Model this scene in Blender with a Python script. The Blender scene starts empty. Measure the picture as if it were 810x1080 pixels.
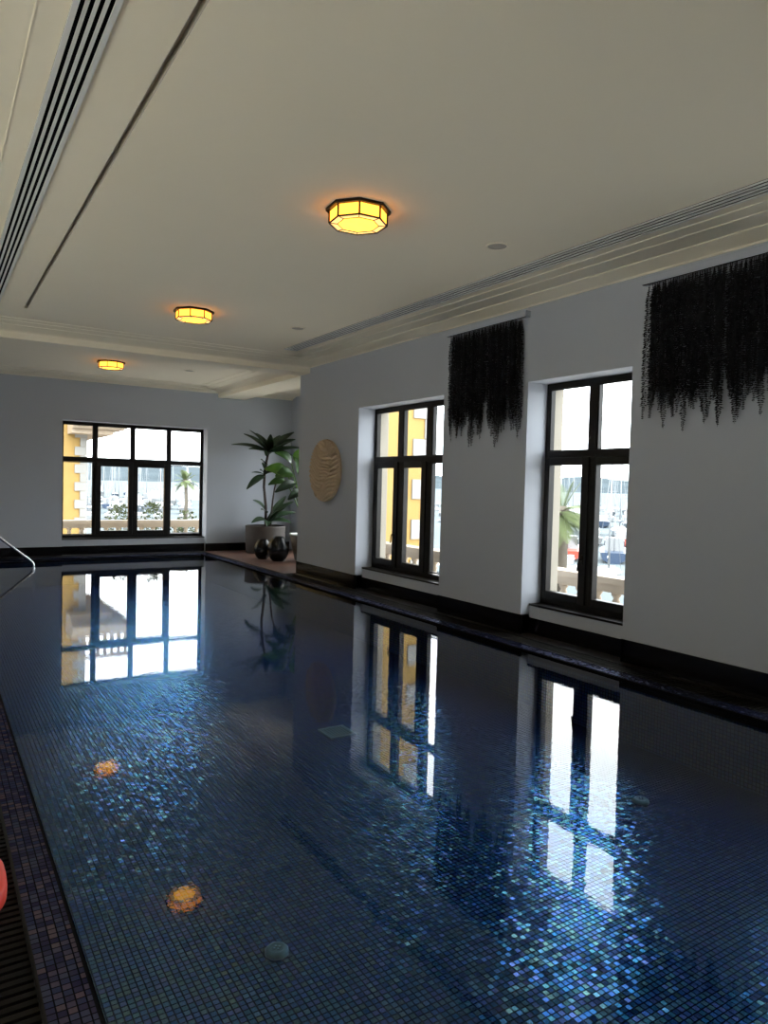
import bpy, bmesh, math, random
from mathutils import Vector, Matrix, noise
random.seed(7)
PI = math.pi
S = bpy.context.scene
COL = S.collection

# ------------------------------------------------------------------ measures of the room (metres)
XR, YF, YE = 5.266, 15.08, 10.98        # right wall face, far wall face, end of the right wall
XOUT = 5.78                             # outer face of the right wall
FR = 0.28                               # window frames sit this deep in the reveals
ZC = 3.52                               # ceiling
ZT, ZB = 2.665, 0.2236                  # top of openings, top of plinth
PX0, PX1, PY0, PY1 = 0.42, 4.80, -2.2, 14.60   # pool water outline
ZD = 0.02                               # deck
XL, YB = -4.2, -3.0                     # left wall, back wall
AX = 7.03                               # alcove wall
W1 = (6.97, 9.009)
W2 = (4.215, 5.526)
W3 = (1.35, 2.66)
WF = (2.175, 5.056)
FLOOR_Z = -0.50

# ------------------------------------------------------------------ node helpers
def new_mat(name):
    m = bpy.data.materials.new(name); m.use_nodes = True
    nt = m.node_tree; nt.nodes.clear()
    out = nt.nodes.new('ShaderNodeOutputMaterial')
    return m, nt, out

class G:
    """tiny node graph helper"""
    def __init__(s, nt): s.nt = nt
    def n(s, t, **kw):
        x = s.nt.nodes.new(t)
        for k, v in kw.items(): setattr(x, k, v)
        return x
    def l(s, a, b): s.nt.links.new(a, b)
    def put(s, sock, v):
        if hasattr(v, 'is_output') or isinstance(v, bpy.types.NodeSocket): s.l(v, sock)
        else: sock.default_value = v
    def math(s, op, a, b=None, c=None):
        x = s.n('ShaderNodeMath', operation=op)
        s.put(x.inputs[0], a)
        if b is not None: s.put(x.inputs[1], b)
        if c is not None: s.put(x.inputs[2], c)
        return x.outputs[0]
    def mix(s, f, a, b):
        x = s.n('ShaderNodeMix', data_type='RGBA')
        s.put(x.inputs[0], f); s.put(x.inputs[6], a); s.put(x.inputs[7], b)
        return x.outputs[2]
    def ramp(s, f, stops, interp='LINEAR'):
        x = s.n('ShaderNodeValToRGB'); r = x.color_ramp; r.interpolation = interp
        while len(r.elements) < len(stops): r.elements.new(0.5)
        for e, (p, c) in zip(r.elements, stops):
            e.position = p; e.color = (*c, 1) if len(c) == 3 else c
        s.put(x.inputs[0], f)
        return x.outputs[0]
    def noise(s, vec, scale, detail=3, rough=.5):
        x = s.n('ShaderNodeTexNoise'); x.inputs['Scale'].default_value = scale
        x.inputs['Detail'].default_value = detail; x.inputs['Roughness'].default_value = rough
        if vec is not None: s.l(vec, x.inputs['Vector'])
        return x.outputs['Fac']

def principled(name, col, rough=.6, metal=0., var=.06, nscale=6., bump=0., bscale=60., spec=.5, coat=0.):
    m, nt, out = new_mat(name); g = G(nt)
    p = g.n('ShaderNodeBsdfPrincipled')
    tc = g.n('ShaderNodeTexCoord').outputs['Object']
    f = g.noise(tc, nscale, 4)
    a = tuple(max(0, c * (1 - var)) for c in col) + (1,)
    b = tuple(c * (1 + var) for c in col) + (1,)
    g.put(p.inputs['Base Color'], g.mix(f, a, b))
    p.inputs['Roughness'].default_value = rough
    p.inputs['Metallic'].default_value = metal
    p.inputs['Specular IOR Level'].default_value = spec
    p.inputs['Coat Weight'].default_value = coat
    if bump:
        bn = g.n('ShaderNodeBump'); bn.inputs['Strength'].default_value = bump
        bn.inputs['Distance'].default_value = .01
        g.l(g.noise(tc, bscale, 3), bn.inputs['Height']); g.l(bn.outputs[0], p.inputs['Normal'])
    g.l(p.outputs[0], out.inputs[0])
    return m

def mosaic(name, ax, tile, cols, sheen, rough=.3, tilt=.05, gfac=.55, grout=(.004, .005, .01), gw=.09):
    """small glass tiles: every tile has its own colour, its own iridescent tint and a slight tilt"""
    m, nt, out = new_mat(name); g = G(nt)
    sep = g.n('ShaderNodeSeparateXYZ'); g.l(g.n('ShaderNodeNewGeometry').outputs['Position'], sep.inputs[0])
    u = g.math('DIVIDE', sep.outputs[ax[0]], tile); v = g.math('DIVIDE', sep.outputs[ax[1]], tile)
    cu, cv = g.math('FLOOR', u), g.math('FLOOR', v)
    comb = g.n('ShaderNodeCombineXYZ'); g.l(cu, comb.inputs[0]); g.l(cv, comb.inputs[1])
    wn = g.n('ShaderNodeTexWhiteNoise', noise_dimensions='2D'); g.l(comb.outputs[0], wn.inputs['Vector'])
    rs = g.n('ShaderNodeSeparateColor'); g.l(wn.outputs['Color'], rs.inputs[0])
    r1, r2, r3 = rs.outputs[0], rs.outputs[1], rs.outputs[2]
    fu, fv = g.math('FRACT', u), g.math('FRACT', v)
    du = g.math('MINIMUM', fu, g.math('SUBTRACT', 1., fu)); dv = g.math('MINIMUM', fv, g.math('SUBTRACT', 1., fv))
    isg = g.math('LESS_THAN', g.math('MINIMUM', du, dv), gw)
    n = len(cols); m_ = len(sheen)
    base = g.ramp(r1, [(i / n, c) for i, c in enumerate(cols)], 'CONSTANT')
    base = g.mix(isg, base, (*grout, 1))
    sh = g.ramp(r2, [(i / (m_ - 1), c) for i, c in enumerate(sheen)])
    sh = g.mix(isg, sh, (.01, .012, .015, 1))
    # tile normal
    geo = g.n('ShaderNodeNewGeometry')
    cmb = g.n('ShaderNodeCombineXYZ')
    a = g.math('MULTIPLY', g.math('SUBTRACT', r3, .5), tilt * 2)
    b = g.math('MULTIPLY', g.math('SUBTRACT', wn.outputs['Value'], .5), tilt * 2)
    g.l(a, cmb.inputs[ax[0]]); g.l(b, cmb.inputs[ax[1]])
    ad = g.n('ShaderNodeVectorMath', operation='ADD'); g.l(geo.outputs['Normal'], ad.inputs[0]); g.l(cmb.outputs[0], ad.inputs[1])
    nm = g.n('ShaderNodeVectorMath', operation='NORMALIZE'); g.l(ad.outputs[0], nm.inputs[0])
    d = g.n('ShaderNodeBsdfDiffuse'); g.l(base, d.inputs[0]); g.l(nm.outputs[0], d.inputs['Normal'])
    gl = g.n('ShaderNodeBsdfGlossy'); g.l(sh, gl.inputs[0]); gl.inputs['Roughness'].default_value = rough
    g.l(nm.outputs[0], gl.inputs['Normal'])
    mx = g.n('ShaderNodeMixShader'); mx.inputs[0].default_value = gfac
    g.l(d.outputs[0], mx.inputs[1]); g.l(gl.outputs[0], mx.inputs[2]); g.l(mx.outputs[0], out.inputs[0])
    return m

# ------------------------------------------------------------------ materials
M = {}
M['wall'] = principled('wall_paint', (.45, .482, .54), .75, var=.02, nscale=1.2)
M['ceil'] = principled('ceiling_paint', (.94, .865, .70), .8, var=.02, nscale=1.)
M['white'] = principled('white_metal', (.72, .72, .70), .45, var=.02)
M['slat'] = principled('grey_diffuser_metal', (.74, .74, .72), .45, var=.02)
M['gap'] = principled('groove_shade_grille_grey', (.50, .46, .39), .8, var=.05)
M['black'] = principled('matt_black', (.005, .005, .006), .9, var=.1, spec=.03)
M['frame'] = principled('dark_bronze_frame', (.007, .006, .0055), .42, var=.1, spec=.3)
M['plinth'] = principled('black_marble', (.004, .004, .005), .2, var=.5, nscale=5, spec=.3)
M['deck'] = principled('dark_stone', (.012, .011, .011), .35, var=.3, nscale=8)
M['bouncedeck'] = principled('pale_bounce_deck', (.75, .69, .58), .45, var=.1, nscale=3)
M['grate'] = principled('black_grate', (.010, .009, .008), .7, var=.2, spec=.08)
M['redfloor'] = principled('red_brown_tile', (.12, .062, .043), .4, var=.6, nscale=4)
M['steel'] = principled('steel', (.75, .75, .76), .18, 1., var=.02)
M['darksteel'] = principled('dark_steel', (.06, .06, .065), .22, .6, var=.1)
M['fern'] = principled('black_fern', (.013, .0145, .018), .85, var=.4, nscale=20, spec=.15)
M['leaf'] = principled('dark_green_leaf', (.020, .045, .018), .45, var=.5, nscale=9)
M['leafgreen'] = principled('bright_green_leaf', (.10, .24, .02), .4, var=.45, nscale=7)
M['leafmid'] = principled('mid_green_leaf', (.045, .12, .018), .4, var=.45, nscale=7)
M['trunk'] = principled('plant_trunk', (.05, .035, .028), .8, var=.4, nscale=30)
M['pot'] = principled('brown_planter', (.048, .037, .030), .6, var=.35, nscale=14, bump=.3)
M['potgrey'] = principled('taupe_planter', (.14, .125, .11), .55, var=.2, nscale=10)
M['soil'] = principled('soil', (.03, .022, .016), .95, var=.5, nscale=40)
M['vase'] = principled('black_glaze', (.004, .004, .0045), .25, var=.2, spec=.3)
M['disc'] = principled('carved_wood', (.56, .435, .30), .75, var=.25, nscale=9)
M['red'] = principled('red_foam', (.85, .06, .03), .5, var=.06)
M['inlet'] = principled('pale_plastic', (.13, .17, .15), .3, var=.2, nscale=25)
M['ygrate'] = principled('drain_steel', (.17, .22, .19), .35, .2, var=.2)
# outside: an overcast day, so pale paints read bright
M['yellow'] = principled('yellow_render', (.33, .212, .066), .9, var=.06, nscale=.6)
M['quoin'] = principled('white_quoin', (.27, .265, .25), .85, var=.06, nscale=2)
M['cream'] = principled('cream_stone', (.37, .30, .225), .85, var=.14, nscale=3)
M['creamwall'] = principled('cream_reveal', (.30, .275, .23), .85, var=.05, nscale=2)
M['terrace'] = principled('terrace_stone', (.72, .66, .56), .85, var=.15)
M['bouncepaving'] = principled('pale_bounce_paving', (.86, .81, .72), .85, var=.1)
M['skyblocker'] = principled('sky_blocker_brown', (.13, .12, .105), .9, var=.1)
M['hull'] = principled('white_gelcoat', (.18, .187, .192), .35, var=.05)
M['hullred'] = principled('red_gelcoat', (.30, .05, .03), .35, var=.05)
M['hullnavy'] = principled('navy_gelcoat', (.03, .05, .09), .3, var=.05)
M['hullgrey'] = principled('grey_gelcoat', (.085, .10, .115), .35, var=.05)
M['boatglass'] = principled('boat_glass', (.02, .03, .04), .15, var=.1)
M['mast'] = principled('alloy_mast', (.22, .23, .24), .4, .2, var=.05)
M['sea'] = principled('harbour_water', (.105, .122, .13), .9, var=.2, nscale=.05, spec=.02)
M['quay'] = principled('quay_concrete', (.42, .40, .37), .9, var=.15, nscale=.2)
M['hill'] = principled('hazy_wooded_hill', (.058, .072, .080), 1., var=.35, nscale=.02, spec=0)  # distance haze is put into the bluish base colour
M['palm'] = principled('palm_frond', (.075, .10, .03), .7, var=.4, nscale=2)
M['palmtrunk'] = principled('palm_trunk', (.10, .085, .065), .9, var=.3)
M['shrub'] = principled('shrub_leaf', (.075, .095, .04), .8, var=.45, nscale=5)
M['roof'] = principled('terracotta', (.16, .07, .04), .9, var=.2)

sheen = [(.20, .38, .72), (.20, .58, .72), (.45, .80, .64), (.76, .82, .50), (.52, .80, .80), (.26, .48, .84), (.64, .54, .82), (.18, .38, .66)]
M['mosaic'] = mosaic('pool_mosaic', (0, 1), .0285, [(.002, .011, .075), (.003, .017, .12), (.003, .028, .10), (.005, .036, .085), (.002, .012, .09), (.008, .022, .085)], sheen, .22, .085, .31)
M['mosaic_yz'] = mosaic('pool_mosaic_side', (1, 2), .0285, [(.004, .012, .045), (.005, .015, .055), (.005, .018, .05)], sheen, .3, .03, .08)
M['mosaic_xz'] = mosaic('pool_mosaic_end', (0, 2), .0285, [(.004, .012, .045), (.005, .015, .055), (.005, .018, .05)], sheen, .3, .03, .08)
M['coping'] = mosaic('coping_mosaic', (0, 1), .028, [(.022, .021, .050), (.042, .036, .062), (.018, .024, .062), (.060, .044, .058), (.030, .036, .070), (.015, .014, .042)],
                     [(.5, .5, .8), (.7, .6, .7), (.4, .6, .8)], .25, .05, .09, gw=.08)
M['coping_wet'] = mosaic('wet_coping_mosaic', (0, 1), .028, [(.010, .012, .04), (.016, .018, .05), (.008, .014, .05), (.02, .02, .045)],
                     [(.45, .5, .95), (.7, .7, .9), (.5, .65, .9)], .17, .06, .5, gw=.08)

def water_mat():
    m, nt, out = new_mat('pool_water'); g = G(nt)
    pos = g.n('ShaderNodeNewGeometry').outputs['Position']
    a = g.noise(pos, 11., 2, .5); b = g.noise(pos, 46., 2, .5)
    c = g.noise(pos, 1.1, 2, .5)
    amp = g.math('MULTIPLY_ADD', c, 1.1, -.2)
    h = g.math('MULTIPLY', g.math('ADD', a, g.math('MULTIPLY', b, .5)), amp)
    bn = g.n('ShaderNodeBump'); bn.inputs['Strength'].default_value = 1.; bn.inputs['Distance'].default_value = .00055
    g.l(h, bn.inputs['Height'])
    fr = g.n('ShaderNodeFresnel'); fr.inputs['IOR'].default_value = 1.40; g.l(bn.outputs[0], fr.inputs['Normal'])
    t = g.n('ShaderNodeBsdfTransparent'); t.inputs[0].default_value = (.55, .76, .98, 1)
    gl = g.n('ShaderNodeBsdfGlossy'); gl.inputs['Roughness'].default_value = 0.; g.l(bn.outputs[0], gl.inputs['Normal'])
    bk = g.n('ShaderNodeNewGeometry').outputs['Backfacing']
    mx = g.n('ShaderNodeMixShader'); g.l(g.math('MULTIPLY', fr.outputs[0], g.math('SUBTRACT', 1., bk)), mx.inputs[0]); g.l(t.outputs[0], mx.inputs[1]); g.l(gl.outputs[0], mx.inputs[2])
    g.l(mx.outputs[0], out.inputs[0]); return m
M['water'] = water_mat()

def glass_mat():
    m, nt, out = new_mat('window_glass'); g = G(nt)
    fr = g.n('ShaderNodeFresnel'); fr.inputs['IOR'].default_value = 1.25
    t = g.n('ShaderNodeBsdfTransparent'); t.inputs[0].default_value = (.97, .985, .98, 1)
    gl = g.n('ShaderNodeBsdfGlossy'); gl.inputs['Roughness'].default_value = 0.
    bk = g.n('ShaderNodeNewGeometry').outputs['Backfacing']
    mx = g.n('ShaderNodeMixShader'); g.l(g.math('MULTIPLY', fr.outputs[0], g.math('SUBTRACT', 1., bk)), mx.inputs[0]); g.l(t.outputs[0], mx.inputs[1]); g.l(gl.outputs[0], mx.inputs[2])
    g.l(mx.outputs[0], out.inputs[0]); return m
M['glass'] = glass_mat()

def lamp_mat(name, c, s):
    m, nt, out = new_mat(name); g = G(nt)
    e = g.n('ShaderNodeEmission'); e.inputs[1].default_value = s
    tc = g.n('ShaderNodeTexCoord').outputs['Object']
    f = g.noise(tc, 14, 3)
    g.l(g.mix(f, tuple(x * .85 for x in c) + (1,), tuple(min(1, x * 1.1) for x in c) + (1,)), e.inputs[0])
    g.l(e.outputs[0], out.inputs[0]); return m
M['amber'] = lamp_mat('amber_glass', (1., .44, .03), 5.2)
M['amber_side'] = lamp_mat('amber_glass_side', (1., .335, .032), 3.9)
M['amber_pale'] = lamp_mat('pale_amber_glass', (1., .50, .16), 1.7)

# ------------------------------------------------------------------ mesh helpers
def box(bm, x0, x1, y0, y1, z0, z1, mi=0):
    vs = [bm.verts.new((x, y, z)) for x in (x0, x1) for y in (y0, y1) for z in (z0, z1)]
    idx = [(0, 1, 3, 2), (4, 6, 7, 5), (0, 4, 5, 1), (2, 3, 7, 6), (0, 2, 6, 4), (1, 5, 7, 3)]
    fs = []
    for f in idx:
        q = bm.faces.new([vs[i] for i in f]); q.material_index = mi; fs.append(q)
    return fs

def prism(bm, pts, axis, a0, a1):
    """extrude a closed outline (2-D points) along an axis: 0 -> pts are (y,z); 1 -> (x,z); 2 -> (x,y)"""
    def P(p, t):
        return {0: (t, p[0], p[1]), 1: (p[0], t, p[1]), 2: (p[0], p[1], t)}[axis]
    A = [bm.verts.new(P(p, a0)) for p in pts]; B = [bm.verts.new(P(p, a1)) for p in pts]
    n = len(pts)
    bm.faces.new(A); bm.faces.new(list(reversed(B)))
    for i in range(n):
        bm.faces.new((A[i], B[i], B[(i + 1) % n], A[(i + 1) % n]))

def tube(bm, pts, r, n=10, r1=None, caps=True):
    pts = [Vector(p) for p in pts]; rings = []
    up = Vector((0, 0, 1))
    prev = None
    for i, p in enumerate(pts):
        d = (pts[min(i + 1, len(pts) - 1)] - pts[max(i - 1, 0)]).normalized()
        if prev is None:
            a = d.cross(up)
            if a.length < .05: a = d.cross(Vector((1, 0, 0)))
        else: a = prev - d * prev.dot(d)
        a.normalize(); b = d.cross(a); prev = a
        rr = r if r1 is None else r + (r1 - r) * i / (len(pts) - 1)
        rings.append([bm.verts.new(p + (a * math.cos(2 * PI * k / n) + b * math.sin(2 * PI * k / n)) * rr) for k in range(n)])
    for A, B in zip(rings, rings[1:]):
        for k in range(n):
            f = bm.faces.new((A[k], A[(k + 1) % n], B[(k + 1) % n], B[k])); f.smooth = True
    if caps:
        bm.faces.new(list(reversed(rings[0]))); bm.faces.new(rings[-1])

def lathe(bm, prof, n=24, c=(0, 0, 0), smooth=True, closed=True, fn=None):
    rings = []
    for r, z in prof:
        ring = []
        for k in range(n):
            a = 2 * PI * k / n
            rr = r if fn is None else r * fn(a, z)
            ring.append(bm.verts.new((c[0] + rr * math.cos(a), c[1] + rr * math.sin(a), c[2] + z)))
        rings.append(ring)
    for A, B in zip(rings, rings[1:]):
        for k in range(n):
            f = bm.faces.new((A[k], A[(k + 1) % n], B[(k + 1) % n], B[k])); f.smooth = smooth
    if closed:
        bm.faces.new(list(reversed(rings[0]))); bm.faces.new(rings[-1])

def obj(name, bm, mat, parent=None, bevel=0., fixn=True):
    if fixn: bmesh.ops.recalc_face_normals(bm, faces=bm.faces[:])
    me = bpy.data.meshes.new(name); bm.to_mesh(me); bm.free()
    for m in (mat if isinstance(mat, (list, tuple)) else [mat]): me.materials.append(m)
    o = bpy.data.objects.new(name, me); COL.objects.link(o)
    if parent: o.parent = parent; o.matrix_parent_inverse = Matrix.Identity(4)
    if bevel:
        b = o.modifiers.new('bevel', 'BEVEL'); b.width = bevel; b.segments = 2; b.limit_method = 'ANGLE'
    return o

def tag(o, label, cat, group=None):
    o['label'] = label; o['category'] = cat; o['kind'] = 'thing'
    if group: o['group'] = group
    return o

def empty(name, loc, label=None, cat=None, group=None, rz=0.):
    o = bpy.data.objects.new(name, None); COL.objects.link(o); o.location = loc; o.rotation_euler = (0, 0, rz)
    o.empty_display_size = .1
    if label: tag(o, label, cat, group)
    return o

def copy_tree(o, loc=None, label=None, rz=None, scale=None, parent=None):
    c = o.copy(); COL.objects.link(c)
    if parent: c.parent = parent
    for ch in list(o.children): copy_tree(ch, parent=c)
    if loc is not None: c.location = loc
    if rz is not None: c.rotation_euler = (0, 0, rz)
    if scale is not None: c.scale = scale
    if label: c['label'] = label
    return c

def struct(name, bm, mat, parent=None, bevel=0.):
    o = obj(name, bm, mat, parent, bevel)
    if parent is None: o['kind'] = 'structure'
    return o

B = bmesh.new

# ------------------------------------------------------------------ room shell
bm = B()
ys = [YB, W3[0], W3[1], W2[0], W2[1], W1[0], W1[1], YE]
for i in range(0, 8, 2):                                   # piers between the openings
    box(bm, XR, XOUT, ys[i], ys[i + 1], 0, ZC)
for w in (W1, W2, W3):
    box(bm, XR, XOUT, w[0], w[1], ZT, ZC)                  # above the openings
    box(bm, XR + .125, XOUT, w[0], w[1], 0, .322)          # parapet under the sills, set back
struct('wall_right', bm, M['wall'])
bm = B()
for w in (W1, W2):                                         # cream outer reveals
    box(bm, XOUT - .16, XOUT + .0, w[1], w[1] - .012, .33, ZT); box(bm, XOUT - .16, XOUT, w[0], w[0] + .012, .33, ZT)
struct('trim_1', bm, M['creamwall'])

bm = B()
box(bm, XL, WF[0], YF, YF + .5, 0, ZC); box(bm, WF[1], AX + .45, YF, YF + .5, 0, ZC)
box(bm, WF[0], WF[1], YF, YF + .5, ZT, ZC); box(bm, WF[0], WF[1], YF + .125, YF + .5, 0, .322)
struct('wall_far', bm, M['wall'])
bm = B()
FILL_BAYS = [(-2.6, .5), (.9, 4.0), (4.4, 7.5)]               # unseen glazed bays on the left, added to bring in fill daylight
yy = YB
for a, b in FILL_BAYS:
    box(bm, XL - .3, XL, yy, a, 0, ZC); box(bm, XL - .3, XL, a, b, 2.45, ZC); yy = b
box(bm, XL - .3, XL, yy, YF + .5, 0, ZC)
struct('wall_left', bm, M['wall'])
bm = B(); box(bm, XL - .3, XOUT, YB - .3, YB, 0, ZC); struct('wall_back', bm, M['wall'])
bm = B()
AW = (11.6, 14.4)
box(bm, AX, AX + .45, YE - .45, AW[0], 0, ZC); box(bm, AX, AX + .45, AW[1], YF, 0, ZC)
box(bm, AX, AX + .45, AW[0], AW[1], ZT, ZC); box(bm, AX, AX + .45, AW[0], AW[1], 0, .32)
box(bm, XOUT, AX, YE - .45, YE, 0, ZC)
struct('wall_alcove', bm, M['wall'])

# ceiling with a recessed groove running along it
bm = B()
GX0, GX1, GY = .928, .966, 9.43
box(bm, XL, GX0, YB, YF + .4, ZC, ZC + .2)
box(bm, GX1, XOUT, YB, YF + .4, ZC, ZC + .2); box(bm, GX0, GX1, GY, YF + .4, ZC, ZC + .2)
box(bm, GX0, GX1, YB, GY, ZC + .045, ZC + .2)
box(bm, XOUT, AX + .4, YE - .4, YF + .4, ZC, ZC + .2)
struct('ceiling', bm, M['ceil'])
bm = B(); box(bm, GX0, GX0 + .003, YB, GY, ZC + .001, ZC + .045); box(bm, GX1 - .003, GX1, YB, GY, ZC + .001, ZC + .045); box(bm, GX0 + .003, GX1 - .003, YB, GY, ZC + .04, ZC + .045); struct('trim_11', bm, M['gap'])  # liner coloured darker to stand in for the groove's even shade
bm = B(); box(bm, .368, .376, YB, 5.15, ZC - .003, ZC + .0); struct('trim_2', bm, M['ceil'])

# beams
ZBEAM = 3.355
bm = B(); box(bm, XL, XR, 10.62, 11.0, ZBEAM, ZC); struct('ceiling_beam', bm, M['ceil'])
bm = B(); box(bm, XR + .01, XR + .61, 11.0, YF, ZBEAM, ZC); struct('ceiling_beam', bm, M['ceil'])

# crown mouldings: a slanted band and two flat steps
prof = [(0, 3.44), (.014, 3.44), (.022, 3.452), (.185, 3.497), (.185, 3.505), (.40, 3.507), (.40, 3.5135), (.55, 3.5135), (.55, 3.52), (0, 3.52)]
def crown(name, axis, pos, sgn, a0, a1):
    bm = B(); prism(bm, [(pos + sgn * d, z) for d, z in prof], axis, a0, a1); return struct(name, bm, M['ceil'])
crown('trim_3', 1, XR, -1, YB, 10.62)
crown('trim_4', 0, 10.62, -1, XL, XR)
crown('trim_5', 0, YF, -1, XL, XR + .01)
crown('trim_6', 1, XR + .01, -1, 11.0, YF)
crown('trim_7', 0, YF, -1, XR + .61, AX)
crown('trim_8', 0, 11.0, 1, XL, XR)

# plinths
bm = B()
e = .008
for i in range(0, 8, 2):
    box(bm, XR - e, XR + .02, ys[i] - (e if i else 0), ys[i + 1] + e, ZD, ZB)
for w in (W1, W2, W3):
    box(bm, XR + .125 - e, XR + .15, w[0] + e, w[1] - e, ZD, .187)
for w in (W1, W2, W3):
    for yy, s in ((w[0], -1), (w[1], 1)):
        box(bm, XR - e, XR + .125, yy - (.02 if s < 0 else 0) , yy + (.02 if s > 0 else 0), ZD, ZB)
box(bm, XR - e, XOUT, YE - .02, YE + e, ZD, ZB)
struct('baseboard_right', bm, M['plinth'])
bm = B()
box(bm, XL, WF[0] + e, YF - e, YF + .02, ZD, .193); box(bm, WF[1] - e, AX, YF - e, YF + .02, ZD, .193)
box(bm, WF[0], WF[1], YF + .125 - e, YF + .15, ZD, .187)
struct('baseboard_far', bm, M['plinth'])

# ------------------------------------------------------------------ pool
bm = B(); box(bm, PX0 - .1, PX1 + .1, PY0 - .1, PY1 + .1, FLOOR_Z - .2, FLOOR_Z); struct('pool_floor', bm, M['mosaic'])
bm = B(); box(bm, PX0 - .14, PX0, PY0, PY1, FLOOR_Z, -.0); box(bm, PX1, PX1 + .14, PY0, PY1, FLOOR_Z, -.0)
struct('pool_wall_side', bm, M['mosaic_yz'])
bm = B(); box(bm, PX0 - .14, PX1 + .14, PY1, PY1 + .14, FLOOR_Z, -.0); box(bm, PX0 - .14, PX1 + .14, PY0 - .14, PY0, FLOOR_Z, -.0)
struct('pool_wall_end', bm, M['mosaic_xz'])
bm = B()
vs = [bm.verts.new(v) for v in ((PX0, PY0, 0), (PX1, PY0, 0), (PX1, PY1, 0), (PX0, PY1, 0))]; bm.faces.new(vs)
struct('pool_water', bm, M['water'])
# coping: a band of mosaic with a narrow black strip at the water
CW = .138
bm = B()
box(bm, PX0 - CW, PX0 - .012, PY0 - CW, PY1 + CW, 0, ZD); struct('coping', bm, M['coping']); bm = B(); box(bm, PX1 + .012, PX1 + CW, PY0 - CW, PY1 + CW, 0, ZD)
box(bm, PX0 - .012, PX1 + .012, PY1 + .012, PY1 + CW, 0, ZD); box(bm, PX0 - .012, PX1 + .012, PY0 - CW, PY0 - .012, 0, ZD)
struct('coping', bm, M['coping_wet'])
bm = B()
for x0, x1, y0, y1 in ((PX0 - .012, PX0 + .003, PY0, PY1), (PX1 - .003, PX1 + .012, PY0, PY1), (PX0, PX1, PY1 - .003, PY1 + .012), (PX0, PX1, PY0 - .012, PY0 + .012)):
    box(bm, x0, x1, y0, y1, -.05, ZD - .006)
struct('trim_9', bm, M['black'])
# overflow grates: ribs across a black channel
GW = .24
def grate(name, x0, x1, y0, y1, along):
    bm = B(); box(bm, x0, x1, y0, y1, -.06, -.03); o = struct(name, bm, M['black'])
    bm = B()
    if along == 'y':
        y = y0
        while y < y1: box(bm, x0, x1, y + .004, y + .027, -.03, ZD - .004); y += .0385
        box(bm, x0, x0 + .012, y0, y1, -.03, ZD); box(bm, x1 - .012, x1, y0, y1, -.03, ZD)
    else:
        x = x0
        while x < x1: box(bm, x + .004, x + .027, y0, y1, -.03, ZD - .004); x += .0385
        box(bm, x0, x1, y0, y0 + .012, -.03, ZD); box(bm, x0, x1, y1 - .012, y1, -.03, ZD)
    r = obj('grate_ribs', bm, M['grate'], o)
    return o
grate('floor_grate', PX0 - CW - GW, PX0 - CW, PY0, PY1 + CW, 'y')
grate('floor_grate', PX1 + CW, PX1 + CW + GW, PY0, PY1 + CW, 'y')
grate('floor_grate', PX0 - CW - GW, PX1 + CW + GW, PY1 + CW, PY1 + CW + .24, 'x')
# pale steel trim along the outer edge of the coping
bm = B()
box(bm, PX1 + CW, PX1 + CW + .016, PY0, PY1 + CW + .016, -.02, ZD + .004); box(bm, PX0 - CW, PX1 + CW, PY1 + CW, PY1 + CW + .016, -.02, ZD + .004)
struct('trim_10', bm, M['darksteel'])
bm = B()
box(bm, PX0 - CW - GW, PX1 + CW + GW, YB, PY0 - CW, -.2, ZD)
box(bm, PX1 + CW + GW, XR + .13, YB, YE - .1, -.2, ZD); box(bm, PX0 - CW - GW, PX1 + CW + GW, PY1 + CW + .24, YF + .1, -.2, ZD)
struct('floor', bm, M['deck'])
bm = B(); box(bm, XL, PX0 - CW - GW, YB, YF, -.2, ZD); struct('floor_left', bm, M['bouncedeck'])  # unseen deck, made pale to bounce daylight onto ceiling and right wall
bm = B(); box(bm, PX1 + CW + GW * .4, AX, YE, YF, -.2, ZD + .004); struct('floor_alcove', bm, M['redfloor'])

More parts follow.
